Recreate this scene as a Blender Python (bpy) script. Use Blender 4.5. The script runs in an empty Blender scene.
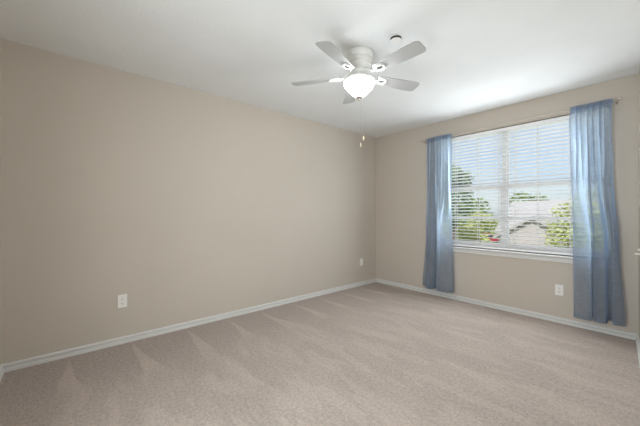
import bpy, bmesh, math, random
from mathutils import Vector, Matrix
C = bpy.context.scene.collection
PI = math.pi
R = math.radians
sc = bpy.context.scene

# ------------------------------------------------------------------ camera
H = 2.44                       # ceiling height
cam_d = bpy.data.cameras.new('camera')
cam = bpy.data.objects.new('camera', cam_d)
C.objects.link(cam)
cam_d.sensor_width = 36.0
cam_d.lens = 291.7 / 640 * 36
cam_d.clip_start = 0.01
cam_d.clip_end = 400
cam.location = (3.134, -3.95, 1.165)
cam.rotation_euler = (R(90), 0, R(49.289))
sc.camera = cam

# ------------------------------------------------------------------ world, sun, exposure
w = bpy.data.worlds.new('sky')
sc.world = w
w.use_nodes = True
nt = w.node_tree
nt.nodes.clear()
out = nt.nodes.new('ShaderNodeOutputWorld')
bg = nt.nodes.new('ShaderNodeBackground')
sky = nt.nodes.new('ShaderNodeTexSky')
sky.sky_type = 'NISHITA'
sky.sun_disc = False
sky.sun_elevation = R(48)
sky.sun_rotation = R(200)
mul = nt.nodes.new('ShaderNodeMix'); mul.data_type = 'RGBA'; mul.blend_type = 'MULTIPLY'
mul.inputs[0].default_value = 1.0
mul.inputs[7].default_value = (0.092, 0.103, 0.119, 1)
nt.links.new(sky.outputs[0], mul.inputs[6])
tc = nt.nodes.new('ShaderNodeTexCoord')
mp = nt.nodes.new('ShaderNodeMapping'); mp.inputs['Scale'].default_value = (1, 1, 2.6)
no = nt.nodes.new('ShaderNodeTexNoise'); no.inputs['Scale'].default_value = 3.2
no.inputs['Detail'].default_value = 6; no.inputs['Roughness'].default_value = 0.55
rp = nt.nodes.new('ShaderNodeValToRGB')
rp.color_ramp.elements[0].position = 0.40; rp.color_ramp.elements[0].color = (0.35, 0.35, 0.35, 1)
rp.color_ramp.elements[1].position = 0.66; rp.color_ramp.elements[1].color = (0.8, 0.8, 0.8, 1)
nt.links.new(tc.outputs['Generated'], mp.inputs['Vector'])
nt.links.new(mp.outputs[0], no.inputs['Vector'])
nt.links.new(no.outputs[0], rp.inputs[0])
mx = nt.nodes.new('ShaderNodeMix'); mx.data_type = 'RGBA'
nt.links.new(rp.outputs[0], mx.inputs[0])
nt.links.new(mul.outputs[2], mx.inputs[6])
mx.inputs[7].default_value = (0.66, 0.69, 0.74, 1)
nt.links.new(mx.outputs[2], bg.inputs['Color'])
bg.inputs['Strength'].default_value = 1.25
nt.links.new(bg.outputs[0], out.inputs['Surface'])

sun_d = bpy.data.lights.new('sun', 'SUN')
sun_d.energy = 3.5
sun_d.angle = R(0.6)
sun_d.color = (1.0, 0.97, 0.93)
sun = bpy.data.objects.new('sun', sun_d)
C.objects.link(sun)
sun.location = (4, -12, 14)
sun.rotation_euler = (R(46), 0, R(14))

# daylight through the uncovered middle of the window, and on the blind from outside the glass
def window_light(name, x, y, z, sx, sz, watts, spread=180):
    d = bpy.data.lights.new(name, 'AREA')
    d.shape = 'RECTANGLE'
    d.size, d.size_y = sx, sz
    d.energy = watts
    d.color = (0.90, 0.96, 1.0)
    d.spread = R(spread)
    o = bpy.data.objects.new(name, d)
    C.objects.link(o)
    o.location = (x, y, z)
    o.rotation_euler = (R(-90), 0, 0)
window_light('window_daylight', 1.938, -0.004, 1.38, 1.20, 1.28, 27, 180)
window_light('outside_daylight', 1.945, 0.20, 1.60, 1.74, 1.44, 9)
# fill light added behind the camera, set in an unseen added doorway
fill_d = bpy.data.lights.new('doorway_fill_light', 'AREA')
fill_d.shape = 'RECTANGLE'; fill_d.size, fill_d.size_y = 0.78, 1.8
fill_d.energy = 48; fill_d.color = (0.90, 0.97, 1.0)
fill = bpy.data.objects.new('doorway_fill_light', fill_d); C.objects.link(fill)
fill.location = (2.46, -4.40, 0.98); fill.rotation_euler = (R(90), 0, 0)

sc.view_settings.view_transform = 'Standard'
sc.view_settings.look = 'None'
sc.view_settings.exposure = 0.06
sc.view_settings.gamma = 1.0
sc.view_settings.use_curve_mapping = False
sc.cycles.max_bounces = 14
sc.cycles.diffuse_bounces = 8
sc.cycles.transparent_max_bounces = 24

LAMP = 45.0                    # emission of the lit glass bowl of the ceiling fan

# ------------------------------------------------------------------ materials
def mat(name, col, rough=0.6, metal=0.0, spec=0.3):
    m = bpy.data.materials.new(name)
    m.use_nodes = True
    b = m.node_tree.nodes['Principled BSDF']
    b.inputs['Base Color'].default_value = (*col, 1)
    b.inputs['Roughness'].default_value = rough
    b.inputs['Metallic'].default_value = metal
    b.inputs['Specular IOR Level'].default_value = spec
    return m

def noise_mat(name, c1, c2, scale, rough=0.7, bump=0.0, bscale=None, dist=0.01, detail=4, spec=0.2):
    m = mat(name, c1, rough, 0, spec)
    t = m.node_tree; b = t.nodes['Principled BSDF']
    co = t.nodes.new('ShaderNodeTexCoord')
    n = t.nodes.new('ShaderNodeTexNoise'); n.inputs['Scale'].default_value = scale; n.inputs['Detail'].default_value = detail
    r = t.nodes.new('ShaderNodeValToRGB')
    r.color_ramp.elements[0].position = 0.35; r.color_ramp.elements[0].color = (*c1, 1)
    r.color_ramp.elements[1].position = 0.65; r.color_ramp.elements[1].color = (*c2, 1)
    t.links.new(co.outputs['Object'], n.inputs['Vector'])
    t.links.new(n.outputs[0], r.inputs[0])
    t.links.new(r.outputs[0], b.inputs['Base Color'])
    if bump:
        n2 = t.nodes.new('ShaderNodeTexNoise'); n2.inputs['Scale'].default_value = bscale or scale; n2.inputs['Detail'].default_value = 3
        t.links.new(co.outputs['Object'], n2.inputs['Vector'])
        bp = t.nodes.new('ShaderNodeBump'); bp.inputs['Strength'].default_value = bump; bp.inputs['Distance'].default_value = dist
        t.links.new(n2.outputs[0], bp.inputs['Height'])
        t.links.new(bp.outputs[0], b.inputs['Normal'])
    return m

M_wall = noise_mat('wall_paint', (0.530, 0.478, 0.417), (0.550, 0.496, 0.433), 1.3, 0.75, 0.12, 90, 0.004)
M_ceil = noise_mat('ceiling_paint', (0.735, 0.75, 0.75), (0.765, 0.78, 0.78), 2.0, 0.85, 0.35, 55, 0.006)
M_trim = mat('white_trim_paint', (0.66, 0.655, 0.64), 0.4)
M_vinyl = mat('white_vinyl', (0.78, 0.78, 0.78), 0.4)
M_slat = mat('blind_slat', (0.88, 0.88, 0.89), 0.45)
M_fan = mat('white_fan_enamel', (0.76, 0.76, 0.74), 0.35)
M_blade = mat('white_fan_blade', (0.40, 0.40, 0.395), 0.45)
M_nickel = mat('brushed_nickel', (0.55, 0.50, 0.44), 0.35, 0.8)
M_rod = mat('satin_tan_metal', (0.46, 0.41, 0.35), 0.5, 0.35)
M_dark = mat('dark_slot', (0.06, 0.055, 0.05), 0.6)
M_plate = mat('white_plastic', (0.80, 0.79, 0.76), 0.35)
M_cord = mat('white_cord', (0.82, 0.82, 0.80), 0.7)
M_wood = mat('pale_wood_fob', (0.72, 0.60, 0.48), 0.5)

def carpet_mat():
    m = mat('beige_carpet', (0.43, 0.35, 0.305), 0.95, 0, 0.05)
    t = m.node_tree; N = t.nodes; L = t.links
    b = N['Principled BSDF']
    b.inputs['Sheen Weight'].default_value = 0.25
    b.inputs['Sheen Roughness'].default_value = 0.6
    b.inputs['Sheen Tint'].default_value = (0.9, 0.82, 0.76, 1)
    co = N.new('ShaderNodeTexCoord')
    sep = N.new('ShaderNodeSeparateXYZ'); L.new(co.outputs['Object'], sep.inputs[0])
    def noise(scale, detail=3, rough=0.5, vec=None):
        n = N.new('ShaderNodeTexNoise'); n.inputs['Scale'].default_value = scale
        n.inputs['Detail'].default_value = detail; n.inputs['Roughness'].default_value = rough
        L.new(vec or co.outputs['Object'], n.inputs['Vector']); return n.outputs[0]
    def mth(op, a, bb=None, cc=None, clamp=False):
        n = N.new('ShaderNodeMath'); n.operation = op; n.use_clamp = clamp
        for i, v in enumerate((a, bb, cc)):
            if v is None: continue
            if isinstance(v, (int, float)): n.inputs[i].default_value = v
            else: L.new(v, n.inputs[i])
        return n.outputs[0]
    def ss(v, a, c):
        n = N.new('ShaderNodeMapRange'); n.interpolation_type = 'SMOOTHSTEP'
        L.new(v, n.inputs[0]); n.inputs[1].default_value = a; n.inputs[2].default_value = c
        return n.outputs[0]
    X, Y = sep.outputs[0], sep.outputs[1]
    wob = noise(0.9, 2)
    # wedges of brushed-up pile left by the vacuum cleaner along the left wall
    yy = mth('ADD', mth('ADD', Y, 3.944 + 4.3), mth('MULTIPLY', mth('SUBTRACT', wob, 0.5), 0.22))
    yy = mth('SUBTRACT', yy, mth('MULTIPLY', X, 0.02))
    per = mth('FRACT', mth('ADD', mth('DIVIDE', yy, 0.43), 0.5))
    d = mth('ABSOLUTE', mth('MULTIPLY', mth('SUBTRACT', per, 0.5), 0.43))
    half = mth('MULTIPLY', mth('SUBTRACT', X, 0.06), 0.105)
    edge = mth('SUBTRACT', half, d)
    wedge = ss(edge, -0.006, 0.008)
    wedge = mth('MULTIPLY', wedge, mth('SUBTRACT', 1.0, ss(mth('ADD', X, mth('MULTIPLY', wob, 0.3)), 0.62, 0.95)))
    # broad vacuum strokes across the middle of the room
    mp1 = N.new('ShaderNodeMapping'); mp1.inputs['Rotation'].default_value = (0, 0, R(-14)); mp1.inputs['Scale'].default_value = (0.8, 2.6, 1)
    L.new(co.outputs['Object'], mp1.inputs['Vector'])
    stroke = noise(1.5, 3, 0.55, mp1.outputs[0])
    mp2 = N.new('ShaderNodeMapping'); mp2.inputs['Rotation'].default_value = (0, 0, R(28)); mp2.inputs['Scale'].default_value = (1.0, 3.2, 1)
    L.new(co.outputs['Object'], mp2.inputs['Vector'])
    stroke2 = noise(2.2, 2, 0.5, mp2.outputs[0])
    far = ss(X, 0.35, 1.0)
    band = ss(stroke, 0.44, 0.56)
    band2 = ss(stroke2, 0.50, 0.56)
    speck = noise(150, 2, 0.6)
    speck2 = noise(48, 4, 0.7)
    val = mth('ADD', 0.80, mth('MULTIPLY', wedge, 0.20))
    val = mth('ADD', val, mth('MULTIPLY', mth('MULTIPLY', band, far), 0.06))
    val = mth('ADD', val, mth('MULTIPLY', mth('MULTIPLY', band2, far), 0.09))
    val = mth('ADD', val, mth('MULTIPLY', far, 0.04))
    val = mth('ADD', val, mth('MULTIPLY', mth('SUBTRACT', speck, 0.5), 0.75))
    val = mth('ADD', val, mth('MULTIPLY', mth('SUBTRACT', speck2, 0.5), 1.05))
    mixc = N.new('ShaderNodeMix'); mixc.data_type = 'RGBA'; mixc.blend_type = 'MULTIPLY'; mixc.inputs[0].default_value = 1
    mixc.inputs[6].default_value = (0.475, 0.402, 0.357, 1)
    L.new(val, mixc.inputs[7])
    L.new(mixc.outputs[2], b.inputs['Base Color'])
    bp = N.new('ShaderNodeBump'); bp.inputs['Strength'].default_value = 0.6; bp.inputs['Distance'].default_value = 0.012
    L.new(mth('ADD', speck, speck2), bp.inputs['Height'])
    L.new(bp.outputs[0], b.inputs['Normal'])
    return m
M_carpet = carpet_mat()

def glass_mat():
    m = bpy.data.materials.new('clear_glass'); m.use_nodes = True
    t = m.node_tree; t.nodes.clear()
    o = t.nodes.new('ShaderNodeOutputMaterial')
    tr = t.nodes.new('ShaderNodeBsdfTransparent'); tr.inputs[0].default_value = (0.95, 0.97, 0.97, 1)
    gl = t.nodes.new('ShaderNodeBsdfGlossy'); gl.inputs['Roughness'].default_value = 0.12
    fr = t.nodes.new('ShaderNodeFresnel'); fr.inputs[0].default_value = 1.04
    mixs = t.nodes.new('ShaderNodeMixShader')
    t.links.new(fr.outputs[0], mixs.inputs[0]); t.links.new(tr.outputs[0], mixs.inputs[1]); t.links.new(gl.outputs[0], mixs.inputs[2])
    t.links.new(mixs.outputs[0], o.inputs[0])
    return m
M_glass = glass_mat()

def sheer_mat(name, t0, t1):
    m = bpy.data.materials.new(name); m.use_nodes = True
    t = m.node_tree; t.nodes.clear(); L = t.links
    o = t.nodes.new('ShaderNodeOutputMaterial')
    col = (0.255, 0.255, 0.285, 1)
    df = t.nodes.new('ShaderNodeBsdfDiffuse'); df.inputs[0].default_value = col
    tl = t.nodes.new('ShaderNodeBsdfTranslucent'); tl.inputs[0].default_value = (0.58, 0.74, 0.92, 1)
    tr = t.nodes.new('ShaderNodeBsdfTransparent'); tr.inputs[0].default_value = (0.90, 0.95, 1.0, 1)
    m1 = t.nodes.new('ShaderNodeMixShader'); m1.inputs[0].default_value = 0.52
    L.new(df.outputs[0], m1.inputs[1]); L.new(tl.outputs[0], m1.inputs[2])
    m2 = t.nodes.new('ShaderNodeMixShader')
    co = t.nodes.new('ShaderNodeTexCoord')
    mp = t.nodes.new('ShaderNodeMapping'); mp.inputs['Scale'].default_value = (18, 18, 90)
    L.new(co.outputs['Object'], mp.inputs[0])
    n = t.nodes.new('ShaderNodeTexNoise'); n.inputs['Scale'].default_value = 1.0; n.inputs['Detail'].default_value = 3
    L.new(mp.outputs[0], n.inputs['Vector'])
    mr = t.nodes.new('ShaderNodeMapRange'); mr.inputs[1].default_value = 0.3; mr.inputs[2].default_value = 0.7
    mr.inputs[3].default_value = t0; mr.inputs[4].default_value = t1
    L.new(n.outputs[0], mr.inputs[0])
    # a woven sheer closes up when seen along its surface
    lw = t.nodes.new('ShaderNodeLayerWeight'); lw.inputs[0].default_value = 0.35
    sb = t.nodes.new('ShaderNodeMath'); sb.operation = 'MULTIPLY_ADD'; sb.inputs[1].default_value = -1.1
    L.new(lw.outputs['Facing'], sb.inputs[0]); L.new(mr.outputs[0], sb.inputs[2]); sb.use_clamp = True
    L.new(sb.outputs[0], m2.inputs[0]); L.new(m1.outputs[0], m2.inputs[1]); L.new(tr.outputs[0], m2.inputs[2])
    bp = t.nodes.new('ShaderNodeBump'); bp.inputs['Strength'].default_value = 0.5; bp.inputs['Distance'].default_value = 0.006
    L.new(n.outputs[0], bp.inputs['Height'])
    L.new(bp.outputs[0], df.inputs['Normal'])
    L.new(m2.outputs[0], o.inputs[0])
    return m
M_sheer = sheer_mat('sheer_blue_grey_fabric', 0.38, 0.50)
M_pocket = sheer_mat('gathered_double_fabric', 0.10, 0.25)

def lamp_mat():
    m = bpy.data.materials.new('lit_frosted_glass'); m.use_nodes = True
    b = m.node_tree.nodes['Principled BSDF']
    b.inputs['Base Color'].default_value = (0.9, 0.9, 0.88, 1)
    b.inputs['Emission Color'].default_value = (0.90, 0.96, 1.0, 1)
    b.inputs['Emission Strength'].default_value = LAMP
    return m
M_lamp = lamp_mat()

# ------------------------------------------------------------------ mesh helpers
def obj(name, bm, m, parent=None, smooth=False, loc=None):
    me = bpy.data.meshes.new(name)
    bmesh.ops.recalc_face_normals(bm, faces=bm.faces)
    bm.to_mesh(me); bm.free()
    if isinstance(m, (list, tuple)):
        for q in m: me.materials.append(q)
    elif m: me.materials.append(m)
    if smooth:
        for p in me.polygons: p.use_smooth = True
        try: me.set_sharp_from_angle(angle=R(38))
        except Exception: pass
    o = bpy.data.objects.new(name, me)
    C.objects.link(o)
    if parent: o.parent = parent
    if loc: o.location = loc
    return o

def empty(name, loc=(0, 0, 0), rz=0):
    o = bpy.data.objects.new(name, None); C.objects.link(o)
    o.location = loc; o.rotation_euler = (0, 0, rz); o.empty_display_size = 0.1
    return o

def tag(o, label, cat, group=None):
    o['label'] = label; o['category'] = cat
    if group: o['group'] = group
    return o

def struct(o, label=None, cat=None):
    o['kind'] = 'structure'
    if label: o['label'] = label
    if cat: o['category'] = cat
    return o

def box(bm, x0, x1, y0, y1, z0, z1, bev=0.0, seg=2):
    r = bmesh.ops.create_cube(bm, size=1)
    vs = r['verts']
    for v in vs:
        v.co = Vector(((x0 + x1) / 2 + v.co.x * (x1 - x0), (y0 + y1) / 2 + v.co.y * (y1 - y0), (z0 + z1) / 2 + v.co.z * (z1 - z0)))
    if bev:
        es = list({e for v in vs for e in v.link_edges})
        bmesh.ops.bevel(bm, geom=es, offset=bev, segments=seg, affect='EDGES', profile=0.5)
    return bm

def nbox(*a, **k):
    return box(bmesh.new(), *a, **k)

def lathe(bm, prof, n=40, cap=True, mtx=None):
    rings = []
    for r, z in prof:
        rings.append([bm.verts.new((r * math.cos(2 * PI * i / n), r * math.sin(2 * PI * i / n), z)) for i in range(n)])
    for a, b in zip(rings, rings[1:]):
        for i in range(n):
            bm.faces.new((a[i], a[(i + 1) % n], b[(i + 1) % n], b[i]))
    if cap:
        bm.faces.new(rings[0][::-1]); bm.faces.new(rings[-1])
    if mtx:
        for ring in rings:
            for v in ring: v.co = mtx @ v.co
    return bm

def tube(bm, pts, rad, n=8, cap=True):
    pts = [Vector(p) for p in pts]
    if not hasattr(rad, '__len__'): rad = [rad] * len(pts)
    rings = []
    for i, p in enumerate(pts):
        d = (pts[min(i + 1, len(pts) - 1)] - pts[max(i - 1, 0)]).normalized()
        u = d.orthogonal().normalized()
        if rings:
            u = (pu - d * pu.dot(d)); u = u.normalized() if u.length > 1e-6 else d.orthogonal().normalized()
        pu = u; v = d.cross(u)
        rings.append([bm.verts.new(p + (u * math.cos(2 * PI * k / n) + v * math.sin(2 * PI * k / n)) * rad[i]) for k in range(n)])
    for a, b in zip(rings, rings[1:]):
        for k in range(n):
            bm.faces.new((a[k], a[(k + 1) % n], b[(k + 1) % n], b[k]))
    if cap:
        bm.faces.new(rings[0][::-1]); bm.faces.new(rings[-1])
    return bm

def prism(bm, outline, z0, z1, mtx=None):
    a = [bm.verts.new((x, y, z0)) for x, y in outline]
    b = [bm.verts.new((x, y, z1)) for x, y in outline]
    if mtx:
        for v in a + b: v.co = mtx @ v.co
    bm.faces.new(a[::-1]); bm.faces.new(b)
    n = len(a)
    for i in range(n):
        bm.faces.new((a[i], a[(i + 1) % n], b[(i + 1) % n], b[i]))
    return bm

def sweep_profile(bm, prof, p0, p1, nrm):
    """profile of (out from wall, height) swept along the wall from p0 to p1"""
    p0, p1, nrm = Vector(p0), Vector(p1), Vector(nrm)
    a = [bm.verts.new(p0 + nrm * o + Vector((0, 0, z))) for o, z in prof]
    b = [bm.verts.new(p1 + nrm * o + Vector((0, 0, z))) for o, z in prof]
    n = len(prof)
    for i in range(n):
        bm.faces.new((a[i], a[(i + 1) % n], b[(i + 1) % n], b[i]))
    bm.faces.new(a); bm.faces.new(b[::-1])
    return bm

# ------------------------------------------------------------------ the room shell
YB = -4.327                                   # back wall
XR0, XR1 = 3.012, 3.30                       # the right wall is slightly splayed
WX0, WX1, WZ0, WZ1 = 1.06, 2.83, 0.712, 2.198 # window opening
T = 0.14                                      # thickness of the outer wall

bm = bmesh.new()
prism(bm, [(-0.2, YB - 1.6), (XR1 + 0.3, YB - 1.6), (XR1 + 0.3, T), (-0.2, T)], -0.12, 0.0)
struct(obj('floor', bm, M_carpet), 'beige cut pile carpet floor with vacuum marks', 'floor')
bm = bmesh.new()
prism(bm, [(-0.2, YB - 1.6), (XR1 + 0.3, YB - 1.6), (XR1 + 0.3, T), (-0.2, T)], H, H + 0.12)
struct(obj('ceiling', bm, M_ceil), 'white lightly textured ceiling', 'ceiling')

struct(obj('wall_left', nbox(-0.14, 0, YB - 0.14, T, 0, H), M_wall), 'long bare beige wall on the left', 'wall')
bm = bmesh.new()
box(bm, 0, 2.05, YB - 0.14, YB, 0, H); box(bm, 2.87, XR1 + 0.14, YB - 0.14, YB, 0, H); box(bm, 2.05, 2.87, YB - 0.14, YB, 2.03, H)  # doorway opening added to let the fill light in
struct(obj('wall_back', bm, M_wall), 'beige wall behind the camera', 'wall')
bm = bmesh.new()
box(bm, 0, WX0, 0, T, 0, H); box(bm, WX1, XR0 + 0.15, 0, T, 0, H)
box(bm, WX0, WX1, 0, T, 0, WZ0); box(bm, WX0, WX1, 0, T, WZ1, H)
struct(obj('wall_window', bm, M_wall), 'beige wall with the wide window', 'wall')
bm = bmesh.new()
prism(bm, [(XR0, 0.0), (XR1, YB), (XR1 + 0.14, YB), (XR0 + 0.14, 0.0)], 0, H)
struct(obj('wall_right', bm, M_wall), 'beige wall at the right edge', 'wall')

bm = bmesh.new()  # unseen hallway, added to go with the fill light
box(bm, 1.2, 1.3, YB - 1.5, YB - 0.14, 0, H); box(bm, XR1, XR1 + 0.1, YB - 1.5, YB - 0.14, 0, H); box(bm, 1.2, XR1 + 0.1, YB - 1.6, YB - 1.5, 0, H)
struct(obj('wall_added_hallway', bm, M_wall), 'beige walls of the added hallway beyond the doorway', 'wall')
bm = bmesh.new()  # casing of the added doorway
for x0_, x1_ in ((1.985, 2.05), (2.87, 2.935)): box(bm, x0_, x1_, YB, YB + 0.016, 0, 2.095, bev=0.004)
box(bm, 2.05, 2.87, YB, YB + 0.016, 2.03, 2.095, bev=0.004)
struct(obj('trim_added_doorway', bm, M_trim), 'white casing around the added doorway behind the camera', 'door casing')

bprof = [(0, 0), (0.019, 0), (0.019, 0.020), (0.016, 0.026), (0.010, 0.028), (0.002, 0.029), (0.002, 0.038), (0.012, 0.039), (0.0125, 0.049), (0.008, 0.056), (0.003, 0.059), (0, 0.059)]
def baseboard(name, p0, p1, n):
    struct(obj(name, sweep_profile(bmesh.new(), bprof, p0, p1, n), M_trim), 'low white moulded baseboard', 'baseboard')
baseboard('baseboard_left', (0, YB, 0), (0, 0, 0), (1, 0, 0))
baseboard('baseboard_window', (0, 0, 0), (XR0, 0, 0), (0, -1, 0))
baseboard('baseboard_back', (0, YB, 0), (1.985, YB, 0), (0, 1, 0))
dv = Vector((XR1 - XR0, YB, 0)).normalized(); nv = Vector((dv.y, -dv.x, 0))
if nv.x > 0: nv = -nv
baseboard('baseboard_right', (XR0, 0, 0), (XR1, YB, 0), nv)

# ------------------------------------------------------------------ window
win = struct(empty('window_1', (0, 0, 0)), 'wide white double window between the blue curtains', 'window')
FY0, FY1 = 0.062, 0.128
MX = 1.908
bm = bmesh.new()
fw = 0.035
box(bm, WX0, WX0 + fw, FY0, FY1, WZ0, WZ1); box(bm, WX1 - fw, WX1, FY0, FY1, WZ0, WZ1)
box(bm, WX0 + fw, WX1 - fw, FY0, FY1, WZ1 - fw, WZ1); box(bm, WX0 + fw, WX1 - fw, FY0, FY1, WZ0, WZ0 + fw)
obj('window_frame', bm, M_vinyl, win)
obj('mullion', nbox(MX - 0.024, MX + 0.024, FY0 - 0.004, FY1, WZ0 + fw, WZ1 - fw, bev=0.003), M_vinyl, win)
ZM = 1.492
for (xa, xb) in ((WX0 + fw, MX - 0.024), (MX + 0.024, WX1 - fw)):
    # upper sash, set to the outside
    s = 0.014
    bm = bmesh.new()
    za, zb = ZM - 0.018, WZ1 - fw
    box(bm, xa, xa + s, 0.098, 0.122, za, zb); box(bm, xb - s, xb, 0.098, 0.122, za, zb)
    box(bm, xa + s, xb - s, 0.098, 0.122, zb - s, zb); box(bm, xa + s, xb - s, 0.098, 0.122, za, za + 0.046)
    up = obj('upper_sash', bm, M_vinyl, win)
    obj('glass_pane', nbox(xa + s, xb - s, 0.109, 0.112, za + 0.046, zb - s), M_glass, up)
    # lower sash, set to the inside, with a meeting rail
    s = 0.018
    bm = bmesh.new()
    za, zb = WZ0 + fw, ZM + 0.02
    box(bm, xa, xa + s, 0.068, 0.094, za, zb); box(bm, xb - s, xb, 0.068, 0.094, za, zb)
    box(bm, xa + s, xb - s, 0.068, 0.094, zb - 0.045, zb); box(bm, xa + s, xb - s, 0.068, 0.094, za, za + 0.045)
    lo = obj('lower_sash', bm, M_vinyl, win)
    obj('glass_pane', nbox(xa + s, xb - s, 0.08, 0.083, za + 0.045, 1.083), M_glass, lo)
    obj('glass_pane', nbox(xa + s, xb - s, 0.08, 0.083, 1.122, zb - 0.045), M_glass, lo)
    # bar across the middle of the lower sash
    obj('sash_bar', nbox(xa + s, xb - s, 0.071, 0.091, 1.083, 1.122, bev=0.002), M_vinyl, lo)
bm = bmesh.new()
box(bm, WX0 - 0.045, WX1 + 0.045, -0.034, 0.0, 0.692, 0.712, bev=0.005)
box(bm, WX0 + 0.001, WX1 - 0.001, 0.0, FY0, 0.704, 0.712)
obj('window_sill', bm, M_trim, win)
bm = bmesh.new()
prf = [(0, 0.640), (0.010, 0.640), (0.013, 0.648), (0.013, 0.680), (0.018, 0.692), (0, 0.692)]
sweep_profile(bm, prf, (WX0 - 0.03, 0, 0), (WX1 + 0.03, 0, 0), (0, -1, 0))
obj('apron', bm, M_trim, win)

# ------------------------------------------------------------------ blind
bl = empty('window_blind', (1.945, 0.03, 0.716))
tag(bl, 'wide white horizontal slat blind lowered over the window', 'blind')
BO = Vector(bl.location)
def rel(bm, o=BO):
    for v in bm.verts: v.co -= o
    return bm
BX0, BX1 = WX0 + 0.008, WX1 - 0.008
SY = 0.031
obj('headrail', rel(nbox(BX0, BX1, 0.006, 0.056, 2.150, 2.188, bev=0.003)), M_slat, bl)
pitch, sw, tilt = 0.0425, 0.050, R(12)
zs = []
z = 2.128
while z > 0.762:
    zs.append(z); z -= pitch
bm = bmesh.new()
for zc in zs:
    rows = []
    for j in range(5):
        q = (j / 4 - 0.5)
        yl, zl = q * sw, 0.0035 * (1 - 4 * q * q)
        y = SY + yl * math.cos(tilt) - zl * math.sin(-tilt)
        zz = zc - yl * math.sin(tilt) + zl * math.cos(tilt)
        rows.append((y, zz))
    lo_ = [[bm.verts.new((x, y, zz)) for y, zz in rows] for x in (BX0, BX1)]
    hi_ = [[bm.verts.new((x, y, zz + 0.0026)) for y, zz in rows] for x in (BX0, BX1)]
    for j in range(4):
        bm.faces.new((lo_[0][j], lo_[0][j + 1], lo_[1][j + 1], lo_[1][j]))
        bm.faces.new((hi_[0][j], hi_[1][j], hi_[1][j + 1], hi_[0][j + 1]))
    for e in (0, 1):
        for j in range(4):
            bm.faces.new((lo_[e][j], lo_[e][j + 1], hi_[e][j + 1], hi_[e][j]))
    bm.faces.new((lo_[0][0], hi_[0][0], hi_[1][0], lo_[1][0]))
    bm.faces.new((lo_[0][4], lo_[1][4], hi_[1][4], hi_[0][4]))
obj('slats', rel(bm), M_slat, bl, smooth=True)
obj('bottom_rail', rel(nbox(BX0, BX1, 0.006, 0.056, 0.722, 0.744, bev=0.005)), M_slat, bl)
for x in (1.13, 1.344, 1.624, 1.86, 2.03, 2.25, 2.53, 2.76):
    bm = bmesh.new()
    for y in (0.0045, 0.0575):
        tube(bm, [(x, y, 0.735), (x, y, 2.16)], 0.0028, 6)
    for zc in zs:
        tube(bm, [(x, 0.0045, zc + 0.0085), (x, 0.0575, zc - 0.0135)], 0.0016, 4)
    obj('ladder_cord', rel(bm), M_cord, bl)

# ------------------------------------------------------------------ curtain rod and curtains
RY = -0.108
rod = tag(empty('curtain_rod', (0.885, 0, 2.212)), 'thin tan metal curtain rod above the window', 'curtain rod')
def rz_(x): return 2.202 + (x - 0.885) * 0.0085
def rrel(bm): return rel(bm, Vector((0.885, 0, 2.212)))
obj('rod_tube', rrel(tube(bmesh.new(), [(0.900, RY, rz_(0.9)), (2.885, RY, rz_(2.885))], 0.0058, 14)), M_rod, rod, smooth=True)
for x, s in ((0.9, -1), (2.885, 1)):
    prof = [(0.0058, 0), (0.009, 0.002), (0.009, 0.006), (0.005, 0.008), (0.009, 0.013), (0.0105, 0.019), (0.008, 0.026), (0.0015, 0.029)]
    m4 = Matrix.Translation((x, RY, rz_(x))) @ Matrix.Rotation(s * PI / 2, 4, 'Y')
    obj('finial', rrel(lathe(bmesh.new(), prof, 16, mtx=m4)), M_nickel, rod, smooth=True)
for x in (0.915, 2.872):
    bm = bmesh.new()
    box(bm, x - 0.011, x + 0.011, -0.004, 0, rz_(x) - 0.03, rz_(x) + 0.03, bev=0.0015)
    tube(bm, [(x, -0.003, rz_(x) - 0.012), (x, -0.05, rz_(x) - 0.016), (x, RY, rz_(x) - 0.013)], 0.0045, 8)
    lathe(bm, [(0.0062, -0.005), (0.0095, -0.005), (0.0095, 0.005), (0.0062, 0.005)], 16, cap=False,
          mtx=Matrix.Translation((x, RY, rz_(x))) @ Matrix.Rotation(PI / 2, 4, 'Y'))
    obj('bracket', rrel(bm), M_rod, rod)

def catmull(pts, u):
    n = len(pts) - 1
    f = max(0, min(u, 1)) * n; i = min(int(f), n - 1); t = f - i
    p = [pts[max(i - 1, 0)], pts[i], pts[i + 1], pts[min(i + 2, n)]]
    return tuple(0.5 * (2 * p[1][k] + (p[2][k] - p[0][k]) * t + (2 * p[0][k] - 5 * p[1][k] + 4 * p[2][k] - p[3][k]) * t * t
                 + (3 * p[1][k] - p[0][k] - 3 * p[2][k] + p[3][k]) * t ** 3) for k in (0, 1))

def smooth(t): t = max(0, min(1, t)); return t * t * (3 - 2 * t)

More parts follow.
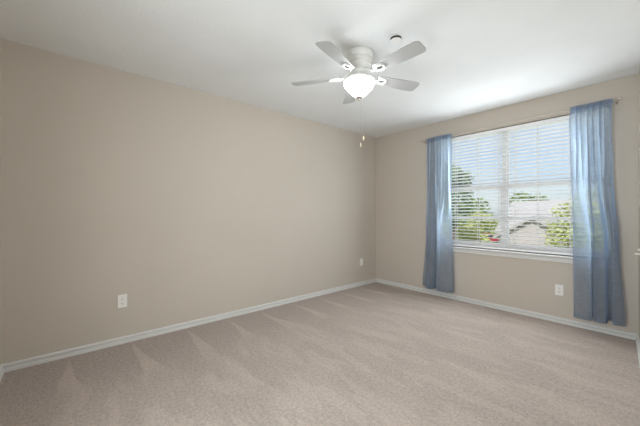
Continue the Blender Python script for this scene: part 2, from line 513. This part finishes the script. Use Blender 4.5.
def curtain(label, x0, x1, ztop, zbot, levels, npl, seed):
    """levels: [(z, [(x, y) ...])] from top to bottom give the folds"""
    random.seed(seed)
    root = tag(empty('sheer_curtain', ((x0 + x1) / 2, RY, zbot)), label, 'curtain', 'curtain panels')
    o = Vector(root.location)
    ph = [random.uniform(0, 6.28) for _ in range(6)]
    def P(s, z, off=0.0):
        top = rz_((x0 + x1) / 2)
        # gathers on the rod: crisp near the top, dying away below
        g = math.exp(-max(0, top - z) / 0.45)
        xt = x0 + (x1 - x0) * s
        xl = 0
        yt = RY - 0.013 * g + (0.003 + 0.020 * (1 - g)) * math.sin(2 * PI * npl * s + ph[0] + 0.7 * math.sin(2 * PI * 2.3 * s + ph[1]))
        xt += 0.006 * math.sin(2 * PI * (npl * 0.5) * s + ph[2])
        xt += 0.0105 * math.exp(-max(0, top - 0.05 - z) / 1.2) * smooth((top - z) / 0.12) * math.sin(2 * PI * npl * s + ph[0] + 1.4 + 0.5 * math.sin(2 * PI * 1.7 * s + ph[5]))
        # interpolate the fold levels
        if z >= levels[0][0]: xl, yl = catmull(levels[0][1], s)
        elif z <= levels[-1][0]: xl, yl = catmull(levels[-1][1], s)
        else:
            for (za, pa), (zb, pb) in zip(levels, levels[1:]):
                if zb <= z <= za:
                    t = smooth((za - z) / (za - zb))
                    a, b = catmull(pa, s), catmull(pb, s)
                    xl, yl = a[0] + (b[0] - a[0]) * t, a[1] + (b[1] - a[1]) * t
        k = smooth((top - 0.10 - z) / 1.15)
        x = xt * (1 - k) + xl * k
        y = (yt * (1 - k) + (RY + yl) * k) + 0.007 * g * k * math.sin(2 * PI * npl * s + ph[3])
        # small crinkles in the cloth
        y += 0.0022 * math.sin(33 * z + 9 * s + ph[4]) * math.sin(21 * s + 4 * z + ph[5])
        return Vector((x, y + off, z + rz_(x) - top))
    NS, NZ = 220, 90
    def sheet(sa, sb, za, zb, ns, nz, off):
        bm = bmesh.new()
        g = [[bm.verts.new(P(sa + (sb - sa) * i / ns, za + (zb - za) * j / nz, off) - o) for i in range(ns + 1)] for j in range(nz + 1)]
        for j in range(nz):
            for i in range(ns):
                bm.faces.new((g[j][i], g[j][i + 1], g[j + 1][i + 1], g[j + 1][i]))
        return bm
    zrod = rz_((x0 + x1) / 2)
    obj('fabric_panel', sheet(0, 1, ztop, zbot, NS, NZ, 0), M_sheer, root, smooth=True)
    # turned-over layers: rod pocket with a little header, side hems, bottom hem
    bm = sheet(0, 1, ztop, zrod - 0.045, NS, 6, -0.0025)
    b2 = sheet(0, 1, ztop, zrod - 0.045, NS, 6, 0.028)
    me = bpy.data.meshes.new('tmp'); b2.to_mesh(me); b2.free(); bm.from_mesh(me); bpy.data.meshes.remove(me)
    obj('rod_pocket', bm, M_pocket, root, smooth=True)
    obj('bottom_hem', sheet(0, 1, zbot + 0.05, zbot, NS, 4, 0.0025), M_sheer, root, smooth=True)
    for sa, sb in ((0, 0.022), (0.978, 1)):
        obj('side_hem', sheet(sa, sb, zrod - 0.05, zbot + 0.05, 4, NZ, 0.0025), M_sheer, root, smooth=True)
    return root

# left panel
curtain('narrower sheer blue grey curtain panel at the left end of the rod, nearest the corner',
        0.985, 1.334, 2.216, 0.110,
        [(1.45, [(0.964, 0.04), (1.009, -0.02), (1.039, -0.040), (1.074, -0.01), (1.084, 0.05), (1.139, 0.03), (1.174, -0.03), (1.219, 0.01), (1.254, -0.03), (1.299, 0.02), (1.334, 0.0)]),
         (0.85, [(0.944, 0.06), (0.994, 0.02), (1.014, -0.045), (1.069, -0.05), (1.079, 0.02), (1.094, 0.07), (1.139, 0.02), (1.179, -0.035), (1.239, -0.05), (1.309, -0.03), (1.344, 0.02)]),
         (0.10, [(0.887, 0.06), (0.939, 0.08), (0.994, 0.06), (0.994, -0.045), (1.064, -0.055), (1.084, 0.03), (1.079, 0.085), (1.144, 0.06), (1.149, -0.045), (1.299, -0.06), (1.366, 0.012)])],
        8, 3)
# right panel
curtain('wider sheer blue grey curtain at the right end of the rod with flared outer hem',
        2.552, 2.850, 2.231, 0.130,
        [(1.45, [(2.560, 0.03), (2.57, -0.03), (2.62, -0.04), (2.655, 0.0), (2.66, 0.04), (2.69, 0.03), (2.71, -0.03), (2.75, -0.035), (2.775, 0.02), (2.79, 0.04), (2.81, -0.02), (2.845, -0.035), (2.865, 0.01)]),
         (0.85, [(2.570, 0.03), (2.58, -0.04), (2.66, -0.05), (2.70, -0.02), (2.695, 0.06), (2.72, 0.05), (2.73, -0.035), (2.79, -0.045), (2.815, 0.0), (2.815, 0.06), (2.85, 0.06), (2.855, -0.03), (2.895, 0.0)]),
         (0.12, [(2.580, 0.04), (2.585, -0.04), (2.655, -0.06), (2.712, -0.04), (2.702, 0.07), (2.73, 0.08), (2.728, -0.045), (2.805, -0.055), (2.818, 0.02), (2.812, 0.08), (2.865, 0.085), (2.858, -0.035), (2.934, -0.015)])],
        7, 11)

# ------------------------------------------------------------------ ceiling fan
FX, FY = 1.568, -2.188
fan = tag(empty('ceiling_fan', (FX, FY, H)), 'white five blade ceiling fan with a lit frosted glass bowl', 'ceiling fan')
prof = [(0.102, 0), (0.112, -0.004), (0.115, -0.016), (0.113, -0.040), (0.106, -0.050), (0.102, -0.053), (0.102, -0.062), (0.110, -0.066), (0.109, -0.090), (0.101, -0.092), (0.101, -0.100),
        (0.104, -0.104), (0.102, -0.112), (0.088, -0.126), (0.070, -0.136), (0.066, -0.152), (0.0, -0.153)]
obj('motor_housing', lathe(bmesh.new(), prof, 56, cap=False), M_fan, fan, smooth=True)
prof = [(0.0, -0.150), (0.084, -0.150), (0.089, -0.155), (0.089, -0.168), (0.082, -0.174), (0.056, -0.176), (0.052, -0.182), (0.052, -0.208),
        (0.062, -0.206), (0.118, -0.212), (0.118, -0.217), (0.120, -0.227), (0.0, -0.227)]
obj('light_fitter', lathe(bmesh.new(), prof, 48, cap=False), M_fan, fan, smooth=True)
prof = [(0.114, -0.222), (0.118, -0.228), (0.120, -0.240), (0.116, -0.254), (0.105, -0.273), (0.090, -0.291), (0.072, -0.309),
        (0.055, -0.325), (0.040, -0.337), (0.030, -0.345), (0.012, -0.350), (0.0, -0.351)]
obj('glass_bowl', lathe(bmesh.new(), prof, 56, cap=False), M_lamp, fan, smooth=True)
prof = [(0.0, -0.346), (0.026, -0.345), (0.028, -0.350), (0.022, -0.356), (0.010, -0.360), (0.0075, -0.366), (0.009, -0.371), (0.005, -0.378), (0.0, -0.380)]
obj('finial', lathe(bmesh.new(), prof, 24, cap=False), M_nickel, fan, smooth=True)

ZB = -0.182                                    # blade height below the ceiling
def blade_bm():
    bm = bmesh.new()
    out_ = []
    r0, r1 = 0.170, 0.564
    def hw(r):
        return 0.046 + 0.014 * smooth((r - r0) / 0.30)
    pts = []
    nn = 14
    for i in range(nn + 1):
        r = r0 + (r1 - 0.030 - r0) * i / nn; pts.append((r, -hw(r)))
    for k in range(1, 7):
        a = -PI / 2 + k * PI / 12
        pts.append((r1 - 0.030 + 0.030 * math.cos(a), -hw(r1) + 0.030 + 0.030 * math.sin(a)))
    mirror = [(x, -y) for x, y in pts[::-1]]
    root = [(r0 - 0.010, hw(r0) * 0.7), (r0 - 0.012, 0), (r0 - 0.010, -hw(r0) * 0.7)]
    prism(bm, pts + mirror + root, -0.003, 0.003, Matrix.Rotation(R(-12), 4, 'X'))
    return bm
def arm_bm():
    bm = bmesh.new()
    m4 = Matrix.Rotation(R(-12), 4, 'X')
    # neck from the flywheel out to the blade
    tube(bm, [(0.078, 0, 0.026), (0.105, 0, 0.016), (0.135, 0, -0.004), (0.165, 0, -0.010)], [0.012, 0.010, 0.010, 0.011], 10)
    # open oval ring under the blade root with two spurs and screw bosses
    ring = []
    n = 28
    for i in range(n):
        a = 2 * PI * i / n
        ring.append(((0.207 + 0.046 * math.cos(a), 0.034 * math.sin(a)), (0.207 + 0.028 * math.cos(a), 0.017 * math.sin(a))))
    lo_ = [[bm.verts.new(m4 @ Vector((p[0], p[1], -0.0125))) for p in pr] for pr in ring]
    hi_ = [[bm.verts.new(m4 @ Vector((p[0], p[1], -0.0032))) for p in pr] for pr in ring]
    for i in range(n):
        j = (i + 1) % n
        bm.faces.new((lo_[i][0], lo_[j][0], lo_[j][1], lo_[i][1]))
        bm.faces.new((hi_[i][0], hi_[i][1], hi_[j][1], hi_[j][0]))
        bm.faces.new((lo_[i][0], hi_[i][0], hi_[j][0], lo_[j][0]))
        bm.faces.new((lo_[i][1], lo_[j][1], hi_[j][1], hi_[i][1]))
    return bm
def screw_bm(sy):
    bm = bmesh.new()
    m4 = Matrix.Rotation(R(-12), 4, 'X')
    for x, y in ((0.237, sy),):
        lathe(bm, [(0.005, -0.0165), (0.005, -0.0125)], 10, mtx=m4 @ Matrix.Translation((x, y, 0)))
    return bm
b_me = None
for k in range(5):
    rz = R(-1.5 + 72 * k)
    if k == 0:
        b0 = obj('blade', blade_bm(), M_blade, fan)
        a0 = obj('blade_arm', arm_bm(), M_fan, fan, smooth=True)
        # dark insert painted as the shade inside the open oval of the arm
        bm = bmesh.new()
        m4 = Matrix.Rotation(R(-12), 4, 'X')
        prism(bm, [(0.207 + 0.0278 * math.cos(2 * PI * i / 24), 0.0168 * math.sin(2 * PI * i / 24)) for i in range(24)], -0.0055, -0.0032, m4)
        i0 = obj('oval_shade', bm, mat('painted_oval_shade', (0.05, 0.05, 0.048), 0.7), a0)
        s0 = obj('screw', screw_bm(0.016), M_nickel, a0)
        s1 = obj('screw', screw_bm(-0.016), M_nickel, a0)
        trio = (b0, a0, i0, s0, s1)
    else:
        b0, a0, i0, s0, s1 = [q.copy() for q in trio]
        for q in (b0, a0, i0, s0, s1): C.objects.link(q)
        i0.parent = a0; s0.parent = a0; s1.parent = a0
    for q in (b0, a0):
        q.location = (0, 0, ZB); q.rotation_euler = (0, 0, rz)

# two pull chains with little fobs, hanging from the switch housing below the blades
def chain(x, y, ztop, zend, m, fob):
    bm = bmesh.new()
    tube(bm, [(x, y, ztop), (x, y, zend)], 0.0005, 6)
    z = ztop - 0.004
    while z > zend + 0.004:
        bmesh.ops.create_icosphere(bm, subdivisions=1, radius=0.0010, matrix=Matrix.Translation((x, y, z)))
        z -= 0.006
    c = obj('pull_chain', bm, M_nickel, fan)
    prof = [(0.0, 0.0), (0.003, -0.001), (0.0045, -0.008), (0.0075, -0.022), (0.0085, -0.030), (0.006, -0.037), (0.0, -0.039)] if fob else \
           [(0.0, 0.0), (0.0028, -0.001), (0.004, -0.010), (0.006, -0.026), (0.005, -0.034), (0.0, -0.036)]
    obj('fob', lathe(bmesh.new(), [(r, zend + q) for r, q in prof], 16, cap=False).copy() if False else
        moved(lathe(bmesh.new(), [(r, zend + q) for r, q in prof], 16, cap=False), x, y), m, c, smooth=True)
    return c
def moved(bm, x, y):
    for v in bm.verts: v.co.x += x; v.co.y += y
    return bm
chain(0.020, 0.030, -0.352, -0.655, M_wood, True)
chain(0.004, 0.014, -0.352, -0.710, M_wood, False)

# ------------------------------------------------------------------ cover cap on the ceiling
sm = tag(empty('round_cover_plate', (1.880, -2.140, H)), 'small round white cover cap on the ceiling beside the fan', 'ceiling cap')
obj('gap_shade', lathe(bmesh.new(), [(0.0, 0), (0.040, 0), (0.040, -0.003), (0.0, -0.003)], 40, cap=False), M_dark, sm, smooth=True)  # dark disc gives the shade in the gap behind the cover as colour
obj('stem', lathe(bmesh.new(), [(0.010, -0.002), (0.010, -0.014)], 16), M_dark, sm)
obj('cover', lathe(bmesh.new(), [(0.0, -0.0135), (0.0385, -0.0135), (0.0395, -0.0145), (0.0385, -0.0160), (0.015, -0.0175), (0.0, -0.018)], 40, cap=False), M_plate, sm, smooth=True)

# ------------------------------------------------------------------ wall plates
def plate_bm(w_=0.07, h_=0.114, d=0.006):
    bm = bmesh.new()
    box(bm, -w_ / 2, w_ / 2, -d, 0, -h_ / 2, h_ / 2, bev=0.0022)
    return bm
def outlet(loc, rz, label):
    root = tag(empty('wall_outlet', loc, rz), label, 'outlet', 'wall plates')
    obj('cover_plate', plate_bm(), M_plate, root)
    for s in (-1, 1):
        zc = s * 0.0195
        bm = bmesh.new()
        pts = []
        for i in range(24):
            a = 2 * PI * i / 24
            pts.append((0.0165 * math.cos(a), max(-0.0125, min(0.0125, 0.0165 * math.sin(a)))))
        prism(bm, pts, 0.0055, 0.0085, Matrix.Translation((0, 0, zc)) @ Matrix.Rotation(PI / 2, 4, 'X'))
        r = obj('receptacle', bm, M_plate, root)
        bm = bmesh.new()
        box(bm, -0.0075, -0.0050, -0.0089, -0.0080, zc - 0.002, zc + 0.007)
        box(bm, 0.0050, 0.0075, -0.0089, -0.0080, zc - 0.003, zc + 0.007)
        lathe(bm, [(0.0026, 0.0080), (0.0026, 0.0089)], 12, mtx=Matrix.Translation((0, 0, zc - 0.0075)) @ Matrix.Rotation(PI / 2, 4, 'X'))
        obj('slots', bm, M_dark, r)
    bm = bmesh.new()
    lathe(bm, [(0.003, 0.006), (0.003, 0.0075), (0.0015, 0.0080)], 12, mtx=Matrix.Rotation(PI / 2, 4, 'X'))
    obj('screw', bm, M_plate, root)
    return root
outlet((0, -3.588, 0.376), R(90), 'white duplex outlet low on the long left wall, nearer the camera')
outlet((2.443, 0, 0.347), 0, 'white duplex outlet below the window, left of the right curtain')
p = tag(empty('wall_plate', (0, -0.375, 0.374), R(90)), 'small plain white wall plate low on the left wall near the far corner', 'wall plate', 'wall plates')
obj('cover_plate', plate_bm(), M_plate, p)
for zc in (-0.042, 0.042):
    bm = bmesh.new()
    lathe(bm, [(0.003, 0.006), (0.003, 0.0072), (0.0015, 0.0077)], 12, mtx=Matrix.Translation((0, 0, zc)) @ Matrix.Rotation(PI / 2, 4, 'X'))
    obj('screw', bm, M_plate, p)

# small white hook on the right wall, caught at the edge of the picture
yh = -0.62
xh = XR0 + (XR1 - XR0) * yh / YB
hk = tag(empty('wall_hook', (xh, yh, 0.86), math.atan2(nv.y, nv.x) + PI / 2), 'small white hook on the right wall beyond the curtain', 'wall hook')
bm = nbox(-0.012, 0.012, -0.005, 0, -0.022, 0.03, bev=0.002)
obj('back_plate', bm, M_plate, hk)
bm = bmesh.new()
tube(bm, [(0, -0.004, 0.020), (0, -0.016, 0.022), (0, -0.024, 0.019)], [0.006, 0.006, 0.007], 10)
tube(bm, [(0, -0.004, -0.008), (0, -0.020, -0.012), (0, -0.034, -0.012), (0, -0.042, -0.009)], [0.005, 0.005, 0.0045, 0.005], 10)
obj('prongs', bm, M_plate, hk, smooth=True)

# ------------------------------------------------------------------ outdoors, seen through the blind
G = -2.75
def ground_mat():
    return noise_mat('lawn_grass', (0.20, 0.26, 0.07), (0.34, 0.36, 0.13), 0.6, 0.9)
bm = bmesh.new(); prism(bm, [(-90, 3), (70, 3), (70, 140), (-90, 140)], G - 0.2, G)
o = struct(obj('ground', bm, ground_mat()), 'sunlit lawn outside below the window', 'ground')
bm = bmesh.new(); prism(bm, [(-90, 31), (70, 31), (70, 38), (-90, 38)], G, G + 0.02)
struct(obj('street', bm, noise_mat('pale_asphalt', (0.40, 0.39, 0.38), (0.46, 0.45, 0.44), 3, 0.9)), 'pale grey street outside', 'street')

M_roof = noise_mat('sun_bleached_shingles', (0.47, 0.43, 0.415), (0.55, 0.505, 0.49), 5, 0.9)
M_siding = noise_mat('pale_siding', (0.56, 0.49, 0.48), (0.60, 0.53, 0.52), 1.5, 0.8)
M_pane = mat('dark_window_glass', (0.10, 0.13, 0.16), 0.1, 0, 0.6)
hs = tag(empty('house', (-1.2, 21, G)), 'pale pinkish grey house with a gabled front seen across the lawn', 'house')
HO = Vector(hs.location)
bm = nbox(-4.7, 4.6, 21.0, 28.0, G, -0.15); obj('walls', rel(bm, HO), M_siding, hs)
bm = bmesh.new()
m4 = Matrix(((0, 0, 1, 0), (1, 0, 0, 0), (0, 1, 0, 0), (0, 0, 0, 1)))    # outline (y, z) swept along x
prism(bm, [(20.5, -0.40), (24.5, 1.95), (28.5, -0.40), (28.5, -0.20), (24.5, 2.15), (20.5, -0.20)][0:3] + [(28.5, -0.20), (24.5, 2.15), (20.5, -0.20)], -5.0, 5.0, m4)
obj('main_roof', rel(bm, HO), M_roof, hs)
m5 = Matrix(((1, 0, 0, 0), (0, 0, 1, 0), (0, 1, 0, 0), (0, 0, 0, 1)))    # outline (x, z) swept along y
bm = bmesh.new(); prism(bm, [(-4.3, G), (-0.3, G), (-0.3, -0.5), (-2.3, 0.75), (-4.3, -0.5)], 19.4, 24.0, m5)
gb = obj('front_gable', rel(bm, HO), M_siding, hs)
bm = bmesh.new(); prism(bm, [(-4.65, -0.70), (-2.3, 0.78), (0.05, -0.70), (0.05, -0.52), (-2.3, 0.98), (-4.65, -0.52)], 19.1, 24.0, m5)
obj('gable_roof', rel(bm, HO), M_roof, hs)
def leaf_mat(name, a, b):
    m = noise_mat(name, a, b, 1.4, 0.6)
    return m
M_bark = noise_mat('grey_brown_bark', (0.16, 0.12, 0.09), (0.26, 0.20, 0.15), 6, 0.9)
LM = {'dark': leaf_mat('dark_green_leaves', (0.19, 0.27, 0.16), (0.34, 0.43, 0.24)),
      'mid': leaf_mat('mid_green_leaves', (0.24, 0.32, 0.12), (0.38, 0.46, 0.20)),
      'lime': leaf_mat('yellow_green_leaves', (0.50, 0.54, 0.17), (0.66, 0.66, 0.30))}
def plant(name, label, cat, loc, h, blobs, kind, n, size, seed, trunk=0.12, group=None):
    random.seed(seed)
    root = tag(empty(name, loc), label, cat, group)
    bm = bmesh.new()
    for (cx, cy, cz, rx, ry, rz) in blobs:
        per = int(n * rx * rz / sum(b[3] * b[5] for b in blobs))
        for _ in range(per):
            d = Vector((random.gauss(0, 1), random.gauss(0, 1), random.gauss(0, 1))).normalized()
            q = random.uniform(0.55, 1.05)
            c = Vector((cx + d.x * rx * q, cy + d.y * ry * q, cz + d.z * rz * q))
            if c.z < 0.05: continue
            s = size * random.uniform(0.6, 1.3)
            u = Vector((random.gauss(0, 1), random.gauss(0, 1), random.gauss(0, 0.7))).normalized()
            v = u.orthogonal().normalized()
            a = random.uniform(0, 6.28); v = Matrix.Rotation(a, 3, u) @ v
            vs = [bm.verts.new(c + u * s), bm.verts.new(c + v * s * 0.45), bm.verts.new(c - u * s), bm.verts.new(c - v * s * 0.45)]
            bm.faces.new(vs)
    obj('foliage', bm, LM[kind], root)
    bm = bmesh.new()
    top = max(b[2] for b in blobs)
    tube(bm, [(0, 0, -0.02), (0.04, 0.02, top * 0.35), (0, 0, top * 0.8)], [trunk, trunk * 0.75, trunk * 0.35], 8)
    for b in blobs:
        tube(bm, [(0.03, 0.01, top * 0.35), ((b[0]) * 0.5, b[1] * 0.5, (top * 0.35 + b[2]) * 0.5), (b[0], b[1], b[2])], [trunk * 0.5, trunk * 0.35, trunk * 0.15], 6)
    obj('trunk' if cat == 'tree' else 'stems', bm, M_bark, root)
    return root
plant('tree', 'tall green tree seen through the left end of the blind', 'tree', (-3.55, 10.5, G), 7.4,
      [(0, 0, 4.6, 0.9, 0.9, 1.4), (-0.5, 0.2, 5.7, 0.8, 0.8, 0.9), (0.35, 0, 5.4, 0.55, 0.6, 0.7), (-1.1, 0, 4.4, 0.9, 0.9, 1.2)], 'dark', 3200, 0.12, 1)
plant('tree', 'yellow green tree in front of the right half of the house', 'tree', (0.62, 15, G), 4.8,
      [(0, 0, 3.4, 1.25, 1.0, 1.25), (-0.55, 0, 2.6, 0.9, 0.9, 0.8), (0.7, 0.1, 2.9, 1.0, 0.9, 1.1)], 'lime', 3000, 0.11, 2)
plant('shrub', 'large yellow green shrub low behind the left half of the blind', 'shrub', (-4.2, 14, G), 3.6,
      [(-1.0, 0, 2.3, 0.9, 0.8, 1.2), (0.1, 0, 2.1, 1.0, 0.8, 1.2), (0.55, 0, 1.8, 0.7, 0.7, 1.0), (-0.6, 0, 1.0, 1.3, 0.9, 0.9)], 'lime', 3400, 0.11, 3, 0.07)
plant('tree', 'small yellow green tree directly left of the pale house', 'tree', (-5.9, 19, G), 4,
      [(0.3, 0, 3.3, 1.2, 0.8, 0.6), (-0.7, 0, 2.7, 0.8, 0.7, 0.9)], 'lime', 2200, 0.12, 9, 0.07)
k = 0
for (x, y, h, r, kd, lb) in [(-9.0, 27, 5.5, 1.5, 'mid', 'mid green tree standing left of the pale house'),
                         (-8.9, 41, 6.7, 1.5, 'mid', 'green treetop rising behind the left end of the house roof'),
                         (-6.0, 36, 6.1, 1.5, 'mid', 'green treetop rising behind the middle of the house roof'),
                         (-1.0, 36, 6.4, 1.8, 'lime', 'yellow green treetop behind the right part of the house roof')]:
    k += 1
    plant('tree', lb, 'tree', (x, y, G), h, [(0, 0, h - r * 0.9, r, r * 0.9, r * 0.9), (-r * 0.5, 0, h - r * 1.5, r * 0.8, r * 0.8, r * 0.8), (r * 0.5, 0, h - r * 1.6, r * 0.8, r * 0.8, r * 0.8)], kd, 1500, 0.2, 20 + k, 0.16)

# red car parked beyond the shrub
car = tag(empty('car', (-11.1, 35.5, G + 0.02), R(65)), 'small red car parked on the street beyond the shrub', 'car')
M_red = mat('red_car_paint', (0.50, 0.06, 0.06), 0.3, 0, 0.5)
def side(pts, y0, y1):
    return prism(bmesh.new(), pts, y0, y1, m5)
bm = side([(-2.0, 0.30), (2.0, 0.30), (2.05, 0.62), (1.9, 0.80), (0.95, 0.90), (-1.4, 0.92), (-1.95, 0.86), (-2.05, 0.55)], -0.85, 0.85)
bmesh.ops.bevel(bm, geom=list(bm.edges), offset=0.05, segments=2, affect='EDGES')
obj('body', bm, M_red, car)
bm = side([(0.95, 0.88), (0.35, 1.38), (-0.9, 1.42), (-1.6, 0.90)], -0.72, 0.72)
bmesh.ops.bevel(bm, geom=list(bm.edges), offset=0.05, segments=2, affect='EDGES')
cb = obj('cabin', bm, M_red, car)
bm = bmesh.new()
for y in (-0.735, 0.715): prism(bm, [(0.72, 0.93), (0.30, 1.30), (-0.85, 1.33), (-1.25, 0.93)], y, y + 0.02, m5)
obj('side_glass', bm, M_pane, cb)
for x in (-1.25, 1.3):
    for y in (-0.86, 0.66):
        obj('wheel', lathe(bmesh.new(), [(0.0, 0), (0.27, 0), (0.31, 0.03), (0.31, 0.17), (0.27, 0.20), (0, 0.20)], 24, cap=False,
            mtx=Matrix.Translation((x, y, 0.31)) @ Matrix.Rotation(-PI / 2, 4, 'X')), M_dark, car, smooth=True)
